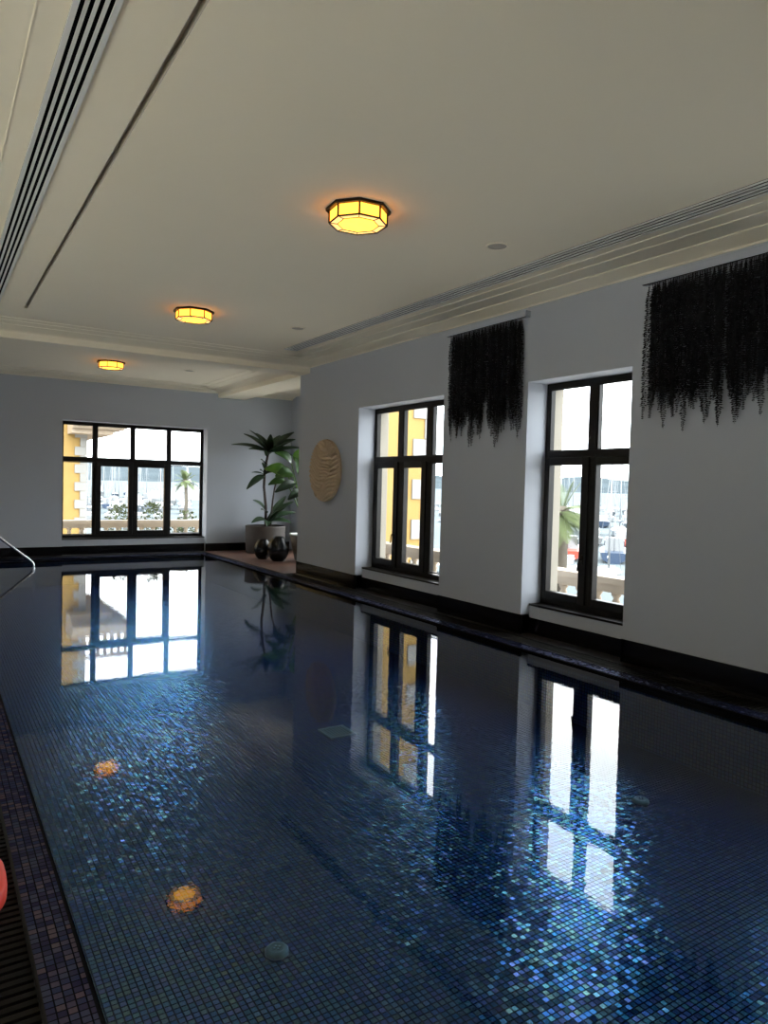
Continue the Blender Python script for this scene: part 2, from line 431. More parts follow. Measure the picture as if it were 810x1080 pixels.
# ------------------------------------------------------------------ windows
def window(name, org, udir, wdir, width, mull, fixed, sashes, z0=.335, z1=ZT, transom=(1.865, 1.95)):
    """org: point on the opening edge at the frame plane; udir: along the wall to the right; wdir: outwards"""
    U, Wd = Vector(udir), Vector(wdir)
    def bx(bm, u0, u1, a, b, w0, w1):
        p = org + U * u0 + Wd * w0; q = org + U * u1 + Wd * w1
        box(bm, min(p.x, q.x), max(p.x, q.x), min(p.y, q.y), max(p.y, q.y), a, b)
    fw = .048
    bm = B()
    bx(bm, 0, fw, z0, z1, 0, .075); bx(bm, width - fw, width, z0, z1, 0, .075)
    bx(bm, fw, width - fw, z1 - .058, z1, 0, .075); bx(bm, fw, width - fw, z0, z0 + .065, 0, .075)
    fr = struct(name, bm, M['frame'])
    bm = B(); bx(bm, fw, width - fw, transom[0], transom[1], -.006, .075); obj('transom', bm, M['frame'], fr, .004)
    for a, b in mull:
        bm = B(); bx(bm, a, b, transom[1], z1 - .058, 0, .075); bx(bm, a, b, z0 + .065, transom[0], 0, .075)
        obj('mullion', bm, M['frame'], fr)
    for a, b, c, d in fixed:
        bm = B(); bx(bm, a - .01, b + .01, c - .01, d + .01, .036, .042); obj('glass_pane', bm, M['glass'], fr)
        bm = B()
        bx(bm, a, a + .014, c, d, .006, .034); bx(bm, b - .014, b, c, d, .006, .034); bx(bm, a, b, c, c + .014, .006, .034); bx(bm, a, b, d - .014, d, .006, .034)
        obj('glazing_bead', bm, M['frame'], fr)
    for (a, b, c, d), (pa, pb, pc, pd), hu in sashes:
        bm = B()
        bx(bm, a, pa, c, d, -.018, .06); bx(bm, pb, b, c, d, -.018, .06); bx(bm, pa, pb, c, pc, -.018, .06); bx(bm, pa, pb, pd, d, -.018, .06)
        s = obj('sash', bm, M['frame'], fr, .005)
        bm = B(); bx(bm, pa - .01, pb + .01, pc - .01, pd + .01, .03, .036); obj('glass_pane', bm, M['glass'], s)
        if hu is not None:
            bm = B(); bx(bm, hu - .014, hu + .014, .80, .90, -.028, -.018); bx(bm, hu - .009, hu + .009, .85, .868, -.058, -.028)
            p = org + U * hu + Wd * -.06
            tube(bm, [p + Vector((0, 0, .86)), p + U * -.012 + Vector((0, 0, .82)), p + U * -.02 + Vector((0, 0, .74))], .008, 8)
            obj('handle', bm, M['frame'], s)
    # sill ledge
    bm = B(); bx(bm, 0, width, z0 - .022, z0, -.165, .07); obj('window_sill', bm, M['frame'], fr)
    return fr
# far window: fixed, two sashes, fixed
window('window_1', Vector((WF[0], YF + FR, 0)), (1, 0, 0), (0, 1, 0), WF[1] - WF[0], [(.612, .69), (1.353, 1.427), (2.10, 2.173)],
       [(.048, .612, 1.95, 2.607), (.69, 1.353, 1.95, 2.607), (1.427, 2.10, 1.95, 2.607), (2.173, 2.833, 1.95, 2.607), (.048, .612, .405, 1.862), (2.173, 2.833, .405, 1.862)],
       [((.66, 1.39, .39, 1.885), (.765, 1.31, .478, 1.79), None), ((1.392, 2.13, .39, 1.885), (1.495, 2.045, .478, 1.79), 1.43)])
# three-light window
window('window_2', Vector((XR + FR, W1[1], 0)), (0, -1, 0), (1, 0, 0), W1[1] - W1[0], [(.632, .757), (1.309, 1.434)],
       [(.048, .632, 1.95, 2.607), (.757, 1.309, 1.95, 2.607), (1.434, 1.991, 1.95, 2.607), (1.434, 1.991, .42, 1.865)],
       [((.052, .662, .395, 1.885), (.14, .555, .488, 1.797), .61), ((.728, 1.335, .395, 1.885), (.822, 1.23, .488, 1.797), None)])
# two-light windows
def two_light(name, w):
    return window(name, Vector((XR + FR, w[1], 0)), (0, -1, 0), (1, 0, 0), w[1] - w[0], [(.588, .69)],
       [(.048, .588, 1.95, 2.607), (.69, 1.263, 1.95, 2.607)],
       [((.03, .615, .395, 1.885), (.085, .525, .475, 1.805), .575), ((.66, 1.28, .395, 1.885), (.712, 1.195, .475, 1.805), None)])
two_light('window_3', W2); two_light('window_4', W3)  # the second is out of view, added to let in more daylight
window('window_5', Vector((AX + FR, AW[1], 0)), (0, -1, 0), (1, 0, 0), AW[1] - AW[0], [(.88, .96), (1.84, 1.92)],
       [(.048, .88, 1.95, 2.607), (.96, 1.84, 1.95, 2.607), (1.92, 2.75, 1.95, 2.607), (.048, .88, .42, 1.865), (.96, 1.84, .42, 1.865), (1.92, 2.75, .42, 1.865)], [])

for i, (a, b) in enumerate(FILL_BAYS):  # frames and glass for the added left bays
    wd = b - a
    window('window_%d' % (6 + i), Vector((XL - .12, a, 0)), (0, 1, 0), (-1, 0, 0), wd, [(wd / 2 - .04, wd / 2 + .04)],
           [(.048, wd / 2 - .04, 1.98, 2.392), (wd / 2 + .04, wd - .048, 1.98, 2.392), (.048, wd / 2 - .04, .087, 1.9), (wd / 2 + .04, wd - .048, .087, 1.9)], [], z0=.022, z1=2.45, transom=(1.9, 1.98))

# ------------------------------------------------------------------ ceiling things
def diffuser(x0, x1, y0, y1, n, edge, label, q=.78, zoff=0.):
    Z = ZC - zoff
    t = empty('air_diffuser', ((x0 + x1) / 2, (y0 + y1) / 2, Z), label, 'air vent')
    cx, cy = t.location.x, t.location.y
    bm = B(); box(bm, x0 - cx, x1 - cx, y0 - cy, y1 - cy, -.003, 0); obj('backing', bm, M['black'], t)
    bm = B()
    box(bm, x0 - cx, x0 + edge - cx, y0 - cy, y1 - cy, -.012, -.003); box(bm, x1 - edge - cx, x1 - cx, y0 - cy, y1 - cy, -.012, -.003)
    box(bm, x0 + edge - cx, x1 - edge - cx, y0 - cy, y0 + .03 - cy, -.012, -.003); box(bm, x0 + edge - cx, x1 - edge - cx, y1 - .03 - cy, y1 - cy, -.012, -.003)
    obj('frame', bm, M['slat'], t)
    inner = (x1 - x0 - 2 * edge); slot = inner / (n + (n - 1) * q); bar = slot * q
    for k in range(n - 1):
        a = x0 + edge + slot * (k + 1) + bar * k - cx
        bm = B(); box(bm, a, a + bar, y0 + .03 - cy, y1 - .03 - cy, -.011, -.003); obj('slat', bm, M['slat'], t)
    return t
diffuser(.495, .668, -1.5, 9.35, 4, .024, 'long white slotted air diffuser on the left of the ceiling, beside the groove')
diffuser(4.40, 4.60, -1.5, 9.75, 4, .012, 'long thin slotted air diffuser along the ceiling near the right wall', .55)

def lamp(loc, label):
    t = empty('ceiling_lamp', loc, label, 'ceiling lamp', 'octagonal amber ceiling lamps')
    R, Hh = .207, .104
    rot = math.atan2(-.16, -.085)
    def oc(r, z, k): a = rot + k * PI / 4; return Vector((r * math.cos(a), r * math.sin(a), z))
    bm = B(); ring = [(oc(R + .028, 0, k)) for k in range(8)]
    prism(bm, [(v.x, v.y) for v in ring], 2, -.022, 0); obj('ceiling_plate', bm, M['frame'], t, .003)
    for k in range(8):
        a, b = oc(R, 0, k), oc(R, 0, k + 1)
        bm = B(); tube(bm, [a + Vector((0, 0, -.022)), a + Vector((0, 0, -Hh))], .007, 6); obj('corner_post', bm, M['frame'], t)
        bm = B(); q = [a * .985 + Vector((0, 0, -.022)), b * .985 + Vector((0, 0, -.022)), b * .985 + Vector((0, 0, -Hh + .002)), a * .985 + Vector((0, 0, -Hh + .002))]
        qi = [v * 1. for v in q]
        for v in qi: v.x *= .975; v.y *= .975
        A_ = [bm.verts.new(v) for v in q]; B_ = [bm.verts.new(v) for v in qi]
        bm.faces.new(A_); bm.faces.new(B_)
        for i in range(4): bm.faces.new((A_[i], A_[(i + 1) % 4], B_[(i + 1) % 4], B_[i]))
        obj('side_pane', bm, M['amber_side'], t)
    bm = B()
    for k in range(8): tube(bm, [oc(R, -Hh, k), oc(R, -Hh, k + 1)], .0065, 6)
    obj('bottom_rim', bm, M['frame'], t)
    ri = .148
    bm = B()
    for k in range(8):
        tube(bm, [oc(ri, -Hh - .004, k), oc(ri, -Hh - .004, k + 1)], .0032, 5); tube(bm, [oc(ri, -Hh - .004, k), oc(R, -Hh, k)], .003, 5)
    obj('lead_came', bm, M['frame'], t)
    bm = B()
    for k in range(8):
        ps = [oc(ri, -Hh, k), oc(ri, -Hh, k + 1), oc(R - .003, -Hh, k + 1), oc(R - .003, -Hh, k)]
        lo = [bm.verts.new(p) for p in ps]; hi = [bm.verts.new(p + Vector((0, 0, .004))) for p in ps]
        bm.faces.new(lo); bm.faces.new(hi)
        for i in range(4): bm.faces.new((lo[i], lo[(i + 1) % 4], hi[(i + 1) % 4], hi[i]))
    obj('border_glass', bm, M['amber_pale'], t)
    bm = B(); prism(bm, [(oc(ri - .001, 0, k).x, oc(ri - .001, 0, k).y) for k in range(8)], 2, -Hh, -Hh + .004); obj('bottom_glass', bm, M['amber'], t)
    return t
LX = 2.593
l0 = lamp((LX, 4.512, ZC), 'octagonal amber glass ceiling lamp nearest the camera, largest of the three')
copy_tree(l0, (LX, 8.296, ZC), 'octagonal amber glass ceiling lamp in the middle, just before the ceiling beam')
copy_tree(l0, (LX, 12.80, ZC), 'octagonal amber glass ceiling lamp farthest away, between the beam and the far wall')

def speaker(loc, label):
    t = empty('ceiling_speaker', loc, label, 'ceiling speaker', 'round recessed ceiling speakers')
    bm = B(); lathe(bm, [(.095, 0), (.095, -.006), (.088, -.009), (.078, -.008), (.076, -.002), (.076, 0)], 32); obj('rim', bm, M['ceil'], t)
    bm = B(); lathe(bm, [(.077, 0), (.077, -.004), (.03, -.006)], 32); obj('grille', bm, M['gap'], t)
    return t
s0 = speaker((3.895, 4.50, ZC), 'round recessed ceiling speaker right of the nearest amber lamp')
copy_tree(s0, (3.95, 8.35, ZC), 'round recessed ceiling speaker right of the middle amber lamp')
copy_tree(s0, (3.943, 12.81, ZC), 'round recessed ceiling speaker right of the farthest amber lamp')

# ------------------------------------------------------------------ black fern wall hangings
def strand_mesh(seed, length):
    rnd = random.Random(seed); bm = B()
    pts = []; x = y = 0.
    n = 14
    for i in range(n + 1):
        pts.append(Vector((x, y, -length * i / n))); x += rnd.uniform(-.004, .004); y += rnd.uniform(-.006, .006)
    tube(bm, pts, .0028, 4, .0012)
    z = .028
    while z < length - .01:
        f = z / length; i = min(int(f * n), n - 1); p = pts[i].lerp(pts[i + 1], f * n - i)
        env = min(1, .25 + (z - .02) / .13) * (1 if f < .88 else max(.4, (1 - f) / .12))
        for s in (-1, 1):
            for k in range(2):
                a = rnd.uniform(-.5, .5) + (PI / 2 if s > 0 else -PI / 2) + (k * .9 if s > 0 else -k * .9)
                L = rnd.uniform(.028, .044) * env * (1 if k == 0 else .75); w = .0055
                d = Vector((math.cos(a), math.sin(a), rnd.uniform(-.45, .05))); sd = Vector((0, 0, 1)).cross(d).normalized() * w * .5 + Vector((0, 0, w))
                v = [bm.verts.new(p), bm.verts.new(p + d * L * .5 + sd), bm.verts.new(p + d * L), bm.verts.new(p + d * L * .5 - sd)]
                bm.faces.new(v)
        z += .0165
    me = bpy.data.meshes.new('fern_strand'); bm.to_mesh(me); bm.free(); me.materials.append(M['fern']); return me
LENS = [.86, .94, 1.0, 1.05, 1.1, 1.16, 1.22, 1.3, 1.38]
SM = [[strand_mesh(i * 7 + j, L) for j in range(2)] for i, L in enumerate(LENS)]
def hanging(y0, y1, label):
    """rail from y0 (near) to y1 (far)"""
    ztop = 3.335; rnd = random.Random(int(y0 * 100))
    t = empty('wall_hanging', (XR - .035, (y0 + y1) / 2, ztop), label, 'wall hanging', 'black fern wall hangings')
    h = (y1 - y0) / 2
    bm = B(); box(bm, -.04, .035, -h, h, 0, .062); obj('rail', bm, M['wall'], t, .003)
    bm = B(); box(bm, -.036, -.022, -h + .01, h - .01, -.003, 0); obj('rail_shadow_strip', bm, M['black'], t)  # black strip in place of the shadow line under the rail
    n = 92; y = -h + .085; k = 0
    for k in range(n):
        yy = -h + .085 + (2 * h - .16) * k / (n - 1)
        u = rnd.random()
        i = min(8, int(3.2 + 1.3 * math.sin(k * .55) + 1.2 * math.sin(k * .21 + 2) + rnd.uniform(-2.6, 3.0)))
        o = bpy.data.objects.new('fern_strand', SM[max(0, i)][k % 2]); COL.objects.link(o); o.parent = t
        o.location = (rnd.uniform(-.034, .002), yy + rnd.uniform(-.006, .006), -.005)
        o.rotation_euler = (rnd.uniform(-.018, .018), 0, rnd.choice((0, PI)) + rnd.uniform(-.3, .3))
        o.scale = (1, 1, rnd.uniform(.97, 1.03))
    return t
hanging(5.52, 6.86, 'black fern wall hanging on the pier between the two right-hand windows')
hanging(2.76, 4.10, 'black fern wall hanging at the right edge, cut off by the frame')

# ------------------------------------------------------------------ carved disc
bm = B()
RD, nr, na = .49, 84, 330
def hgt(u, v):
    w = noise.noise(Vector((u * 2.2, v * 2.2, 3.1))) * .10
    k = noise.noise(Vector((u * 1.6 + 9, v * 1.6, 1.0)))
    side = 1 if u + .25 * math.sin(v * 5 + 1) > 0 else -1
    s = v + (-.38 if side > 0 else .38) * u + w * .8 + .02 * math.sin(u * 9 + v * 3)
    r = abs(math.sin(s * PI / .064))
    return .034 * r ** .9
rings = []
for i in range(nr + 1):
    r = RD * (i / nr)
    ring = []
    for k in range(na):
        a = 2 * PI * k / na; u, v = r * math.cos(a), r * math.sin(a)
        ring.append(bm.verts.new((-.036 - hgt(u, v) if i < nr else -.03, u, v)))
    rings.append(ring)
for A_, B_ in zip(rings, rings[1:]):
    for k in range(na): bm.faces.new((A_[k], A_[(k + 1) % na], B_[(k + 1) % na], B_[k]))
back = [bm.verts.new((0, RD * .985 * math.cos(2 * PI * k / na), RD * .985 * math.sin(2 * PI * k / na))) for k in range(na)]
for k in range(na): bm.faces.new((rings[-1][k], rings[-1][(k + 1) % na], back[(k + 1) % na], back[k]))
bm.faces.new(back)
bmesh.ops.remove_doubles(bm, verts=bm.verts[:], dist=.00005)
o = obj('carved_disc', bm, M['disc']); o.location = (XR - .012, 9.94, 1.757)
tag(o, 'round carved tan wooden disc with wavy ridges hung on the right wall', 'wall art')

# ------------------------------------------------------------------ pool fittings
bm = B()
P = [(-.02, 13.42, ZD), (-.02, 13.42, .80), (.0, 13.42, .90), (.06, 13.42, .985), (.15, 13.42, 1.03), (.26, 13.42, 1.04), (.38, 13.42, 1.0), (.50, 13.42, .93), (.62, 13.42, .82),
     (1.45, 13.42, .112), (1.485, 13.42, .075), (1.50, 13.42, .03), (1.503, 13.42, -.03), (1.503, 13.42, FLOOR_Z)]
tube(bm, P, .021, 14)
hr = obj('handrail', bm, M['steel']); tag(hr, 'polished steel handrail sloping down into the pool at the left edge', 'handrail')
bm = B(); lathe(bm, [(.05, 0), (.05, .008), (.03, .016), (.022, .017)], 24, (-.02, 13.42, ZD)); obj('flange', bm, M['steel'], hr)

def inlet(loc, label):
    t = empty('floor_inlet', loc, label, 'pool inlet', 'round pool floor inlets')
    bm = B(); lathe(bm, [(.052, 0), (.052, .012), (.044, .022), (.030, .024), (.028, .018)], 28, fn=lambda a, z: 1 + .03 * math.cos(8 * a)); obj('cap', bm, M['inlet'], t)
    bm = B()
    for k in range(4):
        a = k * PI / 2; box(bm, .012 * math.cos(a) - .004, .012 * math.cos(a) + .004, .012 * math.sin(a) - .004, .012 * math.sin(a) + .004, .018, .0265)
    obj('screw', bm, M['steel'], t)
    return t
i0 = inlet((1.281, 2.788, FLOOR_Z), 'round pale inlet cap on the pool floor at the bottom left of the view')
copy_tree(i0, (3.972, 2.979, FLOOR_Z), 'round pale inlet cap on the pool floor under the nearer window reflection')
t = empty('drain_cover', (2.84, 5.09, FLOOR_Z), 'square ribbed drain cover on the pool floor in mid pool', 'drain cover')
bm = B(); q = .118
for a, b, c, d in ((-q, -q + .018, -q, q), (q - .018, q, -q, q), (-q + .018, q - .018, -q, -q + .018), (-q + .018, q - .018, q - .018, q)): box(bm, a, b, c, d, 0, .012)
obj('frame', bm, M['ygrate'], t)
bm = B(); box(bm, -q + .018, q - .018, -q + .018, q - .018, 0, .003); obj('backing', bm, M['black'], t)
for k in range(8):
    a = -q + .026 + k * .0255
    bm = B(); box(bm, a, a + .011, -q + .018, q - .018, .003, .011); obj('rib', bm, M['ygrate'], t)

# red foam float on the grate
t = empty('swim_float', (.115, 2.925, ZD), 'bright red foam float lying on the black grate at the left edge', 'pool float')
bm = B()
prof_ = []
n = 40
def sup(a, rx, ry, e=.75): c, s = math.cos(a), math.sin(a); return (rx * math.copysign(abs(c) ** e, c), ry * math.copysign(abs(s) ** e, s))
rg = []
for f, z in ((.93, 0), (.99, .012), (1., .04), (.985, .06), (.93, .072), (.80, .076)):
    rg.append([bm.verts.new((*sup(2 * PI * k / n, .128 * f, .215 * f), z)) for k in range(n)])
for A_, B_ in zip(rg, rg[1:]):
    for k in range(n): f = bm.faces.new((A_[k], A_[(k + 1) % n], B_[(k + 1) % n], B_[k])); f.smooth = True
bm.faces.new(rg[0]); bm.faces.new(rg[-1]); obj('foam_body', bm, M['red'], t)
bm = B(); lathe(bm, [(.022, .0755), (.022, .079), (.014, .079), (.014, .0755)], 20, (0, .13, 0)); obj('cord_eyelet', bm, M['white'], t)

# ------------------------------------------------------------------ plants and vases in the alcove
def leaf(base, tip, width, sag=.12, nrm=(0, 0, 1), pleat=.12, n=10, stalk=0.):
    """a pointed, pleated blade arching from base to tip"""
    bm = B(); b, t = Vector(base), Vector(tip); d = t - b; L = d.length
    side = d.cross(Vector(nrm))
    if side.length < 1e-3: side = d.cross(Vector((0, 1, 0)))
    side.normalize(); up = side.cross(d).normalized()
    rows = []
    for i in range(n + 1):
        f = i / n; c = b + d * f + up * (sag * L * 4 * f * (1 - f))
        w = width * (math.sin(PI * min(1, (f * .93 + .03)) ** .75) ** .8) * .5
        if f < stalk: w = .008
        row = []
        for k in range(-4, 5):
            s = k / 4
            row.append(bm.verts.new(c + side * w * s + up * (abs(s) * w * .35 + (pleat * w * .5 if k % 2 else 0))))
        rows.append(row)
    for A_, B_ in zip(rows, rows[1:]):
        for k in range(8): f = bm.faces.new((A_[k], A_[k + 1], B_[k + 1], B_[k])); f.smooth = True
    return bm

def planter(name, prof, mat, parent, n=40):
    bm = B(); lathe(bm, prof, n, closed=False)
    bmesh.ops.contextual_create(bm, geom=[v for v in bm.verts[:n]])
    return obj(name, bm, mat, parent)

PX, PYY = 6.165, 14.45
t = empty('potted_palm', (PX, PYY, ZD + .004), 'tall dark palm-like plant with long leaves in a wide brown planter', 'potted plant')
def loc(p): return Vector(p) - Vector((PX, PYY, ZD + .004))
planter('pot', [(.40, 0), (.415, .02), (.425, .3), (.432, .56), (.436, .585), (.42, .588), (.41, .56)], M['pot'], t)
bm = B(); lathe(bm, [(.411, .53), (.30, .55), (.02, .555)], 30); obj('soil', bm, M['soil'], t)
bm = B(); tube(bm, [loc(p) for p in ((6.165, 14.45, .55), (6.164, 14.45, 1.018), (6.113, 14.45, 1.439), (6.12, 14.45, 1.763), (6.16, 14.45, 2.0), (6.20, 14.45, 2.21))], .032, 8, .028); obj('trunk', bm, M['trunk'], t)
bm = B(); tube(bm, [loc(p) for p in ((6.26, 14.40, .55), (6.27, 14.40, .85), (6.301, 14.40, 1.15), (6.337, 14.40, 1.42), (6.40, 14.40, 1.62))], .022, 8, .016); obj('trunk', bm, M['trunk'], t)
rnd = random.Random(3)
C1 = (6.20, 14.45, 2.20)
tips = [(5.694, 2.636, -.15), (5.377, 2.321, .05), (5.67, 2.237, -.2), (6.08, 2.519, -.35), (6.33, 2.604, .2), (6.753, 2.661, -.1), (6.904, 2.525, .15), (6.863, 2.315, -.25), (6.651, 2.12, -.3), (5.72, 2.58, .25), (6.60, 2.60, .3), (5.95, 2.10, -.45), (6.45, 2.42, -.5), (6.05, 2.62, .35)]
for x, z, dy in tips:
    v = Vector((x, 14.45 + dy, z)); obj('leaf', leaf(loc(C1), loc(v), rnd.uniform(.15, .20), rnd.uniform(.03, .09), nrm=(0, -.6, 1), n=12), M['leaf'], t)
for base, tip, w in (((6.12, 14.45, 1.95), (5.98, 14.35, 2.03), .10), ((6.12, 14.45, 1.95), (5.99, 14.2, 1.85), .10), ((6.12, 14.45, 1.70), (5.80, 14.4, 1.75), .06), ((6.12, 14.45, 1.70), (5.68, 14.35, 1.39), .13), ((6.12, 14.45, 1.72), (5.95, 14.3, 1.80), .12),
                     ((6.12, 14.45, 1.72), (6.42, 14.3, 1.80), .12), ((6.14, 14.45, 1.85), (6.5, 14.3, 1.6), .13), ((6.38, 14.40, 1.6), (6.62, 14.3, 1.85), .12), ((6.38, 14.40, 1.6), (6.3, 14.25, 1.78), .10),
                     ((6.17, 14.45, .90), (5.82, 14.35, 1.16), .15), ((6.17, 14.45, .88), (5.95, 14.2, .96), .10), ((6.17, 14.45, .74), (5.76, 14.25, .68), .12), ((6.2, 14.45, .70), (6.75, 14.3, 1.14), .13), ((6.2, 14.45, .70), (6.83, 14.35, .90), .14),
                     ((6.22, 14.4, .70), (6.62, 14.1, .68), .14), ((6.2, 14.4, .70), (6.32, 14.15, .95), .12), ((6.2, 14.4, .7), (6.05, 14.1, .62), .12), ((6.25, 14.4, .75), (6.66, 14.5, 1.25), .12), ((6.2, 14.45, .62), (6.5, 14.2, 1.0), .14)):
    obj('leaf', leaf(loc(base), loc(tip), w * 1.35, .08, nrm=(0, -.6, 1)), M['leaf'], t)

QX, QY = 6.27, 12.75
t = empty('potted_plant', (QX, QY, ZD + .004), 'bright green broad-leaved plant in a tapered taupe pot behind the wall end', 'potted plant')
def loc2(p): return Vector(p) - Vector((QX, QY, ZD + .004))
planter('pot', [(.17, 0), (.185, .02), (.25, .3), (.275, .50), (.26, .50), (.25, .46)], M['potgrey'], t)
bm = B(); lathe(bm, [(.292, .498), (.298, .505), (.298, .522), (.285, .528), (.26, .52), (.255, .50)], 36); obj('pot_rim', bm, M['white'], t)
bm = B(); lathe(bm, [(.252, .45), (.02, .47)], 28); obj('soil', bm, M['soil'], t)
for k, (top, tip, w, mt) in enumerate([((5.93, 12.85, 1.70), (5.44, 12.85, 1.80), .24, 'leafgreen'), ((5.85, 12.8, 1.60), (5.48, 12.75, 1.50), .13, 'leafgreen'), ((6.0, 12.85, 1.95), (5.62, 12.8, 2.12), .16, 'leafgreen'), ((6.1, 12.8, 1.95), (6.22, 12.75, 2.24), .24, 'leafgreen'),
                      ((6.05, 12.75, 1.55), (5.60, 12.7, 1.36), .15, 'leafgreen'), ((6.18, 12.85, 1.75), (6.05, 12.8, 2.15), .22, 'leafgreen'), ((6.15, 12.7, 1.40), (5.85, 12.65, 1.22), .14, 'leafgreen'), ((6.2, 12.8, 1.9), (6.6, 12.8, 2.1), .25, 'leafgreen'), ((6.2, 12.7, 1.5), (6.55, 12.6, 1.45), .2, 'leafgreen'), ((5.98, 12.75, 1.74), (5.60, 12.7, 1.66), .20, 'leafgreen')]):
    mt = ('leafgreen', 'leafmid', 'leafmid', 'leafgreen', 'leaf', 'leafmid', 'leaf', 'leafgreen', 'leaf', 'leafmid')[k]; w *= 1.25
    bm = B(); tube(bm, [loc2(p) for p in ((QX + rnd.uniform(-.08, .08), QY + rnd.uniform(-.08, .08), .45), ((QX * 2 + top[0]) / 3 + .03, QY, 1.0), ((QX + top[0] * 2) / 3, (QY + top[1]) / 2, 1. + (top[2] - 1) * .6), top)], .014, 6, .008); obj('stalk', bm, M['leafgreen'], t)
    obj('leaf', leaf(loc2(top), loc2(tip), w, .14, nrm=(0, -.9, .6), pleat=.06, n=12), M[mt], t)

def vase(name, x, y, R, Hh, label):
    t = empty(name, (x, y, ZD + .004), label, 'vase', 'ribbed black vases')
    prof = [(R * .53, 0), (R * .56, .012)]
    for i in range(1, 16):
        f = i / 16; a = -PI / 2 * .62 + f * PI * .64
        prof.append((R * math.cos(a), .012 + Hh * .93 * (math.sin(a) + math.sin(PI / 2 * .62)) / (math.sin(PI * .64 - PI / 2 * .62) + math.sin(PI / 2 * .62))))
    top = prof[-1]
    prof += [(top[0] * .9, Hh * .97), (top[0] * .93, Hh), (top[0] * .8, Hh), (top[0] * .76, Hh * .93)]
    bm = B(); lathe(bm, prof, 96, fn=lambda a, z: 1 + .022 * abs(math.sin(a * 12)) * (1 if .03 < z < Hh * .93 else 0)); obj('body', bm, M['vase'], t)
    bm = B(); lathe(bm, [(top[0] * .93, Hh - .004), (top[0] * .95, Hh + .004), (top[0] * .8, Hh + .006), (top[0] * .78, Hh - .004)], 40); obj('mouth_rim', bm, M['vase'], t)
    return t
vase('ribbed_vase', 5.735, 12.80, .205, .47, 'larger round ribbed black vase on the alcove floor beside the taupe pot')
vase('ribbed_vase', 5.60, 13.24, .17, .385, 'smaller round ribbed black vase behind the larger one, left in front of the planter')

# ------------------------------------------------------------------ outside: building wing, terrace, balustrades
bm = B()
box(bm, XOUT, 7.55, YE - .50, YE - .45, -4, 8); box(bm, 7.48, 7.55, YE - .45, YF + .5, -4, .3); box(bm, 7.48, 7.55, YE - .45, AW[0], .3, 8); box(bm, 7.48, 7.55, AW[1], YF + .5, .3, 8); box(bm, 7.48, 7.55, AW[0], AW[1], ZT, 8)
fa = struct('wall_wing', bm, M['yellow'])
def quoins(parent, cx, cy, sx, sy, z0, z1, h, lo, sh, th=.03, gap=.5):
    z = z0; k = 0
    bm = B()
    while z < z1:
        L = lo if k % 2 else sh
        # wraps the corner: along x one way, along y the other
        xa, xb = sorted((cx, cx + sx * L)); ya, yb = sorted((cy, cy + sy * (lo + sh - L)))
        box(bm, xa if sx > 0 else xa, xb, cy - sy * th if sy > 0 else cy, cy if sy > 0 else cy - sy * th, z, z + h * .97)
        box(bm, cx - (th if sx > 0 else 0), cx + (0 if sx > 0 else th), min(cy - sy * th, yb), max(ya, yb), z, z + h * .97)
        z += h; k += 1
    return obj('quoins', bm, M['quoin'], parent)
quoins(fa, 7.55, YE - .50, -1, 1, -1.2, 7.5, .36, .30, .05)

bm = B(); box(bm, -14, XL - .3, -8, 14, -.3, -.02); struct('terrace_left_bounce', bm, M['bouncepaving'])  # unseen pale slab, added to bounce daylight up to the ceiling
bm = B(); box(bm, -15, -14, -14, 20, -4, 11); struct('wall_sky_blocker', bm, M['skyblocker'])  # unseen facade, added to block the sky from the left bays
bm = B(); box(bm, XOUT, 6.62, -4, YE - .5, -.6, -.4); box(bm, -8, 16, YF + .5, 17.3, -.6, -.4); struct('terrace', bm, M['terrace'])

def balustrade(p0, p1, label, ztop=.6, zb=-.4, step=.26):
    p0, p1 = Vector(p0), Vector(p1); d = p1 - p0; L = d.length; a = math.atan2(d.y, d.x)
    t = empty('stone_balustrade', (p0.x, p0.y, zb), label, 'balustrade', rz=a)
    h = ztop - zb
    bm = B(); box(bm, 0, L, -.13, .13, h - .07, h); box(bm, 0, L, -.10, .10, h - .14, h - .07); box(bm, 0, L, -.085, .085, h - .17, h - .14); obj('handrail_stone', bm, M['cream'], t)
    bm = B(); box(bm, 0, L, -.12, .12, 0, .14); obj('base_course', bm, M['cream'], t)
    bh = h - .17 - .14
    bm = B(); lathe(bm, [(.055, 0), (.055, .03), (.04, .05), (.072, bh * .28), (.066, bh * .42), (.032, bh * .72), (.045, bh * .86), (.03, bh * .9), (.055, bh - .03), (.055, bh)], 12)
    b0 = obj('baluster', bm, M['cream'], t); b0.location = (.3, 0, .14)
    n = int((L - .4) / step)
    for k in range(1, n):
        c = b0.copy(); COL.objects.link(c); c.parent = t; c.location = (.3 + k * step, 0, .14)
    for x in (.1, L - .1):
        bm = B(); box(bm, x - .1, x + .1, -.14, .14, .14, h - .17); obj('pier', bm, M['cream'], t)
    return t
balustrade((1.0, 17.0), (7.6, 17.0), 'cream stone balustrade on the terrace outside the far window')
balustrade((6.42, 2.6), (6.42, 10.40), 'cream stone balustrade on the terrace outside the right-hand windows')

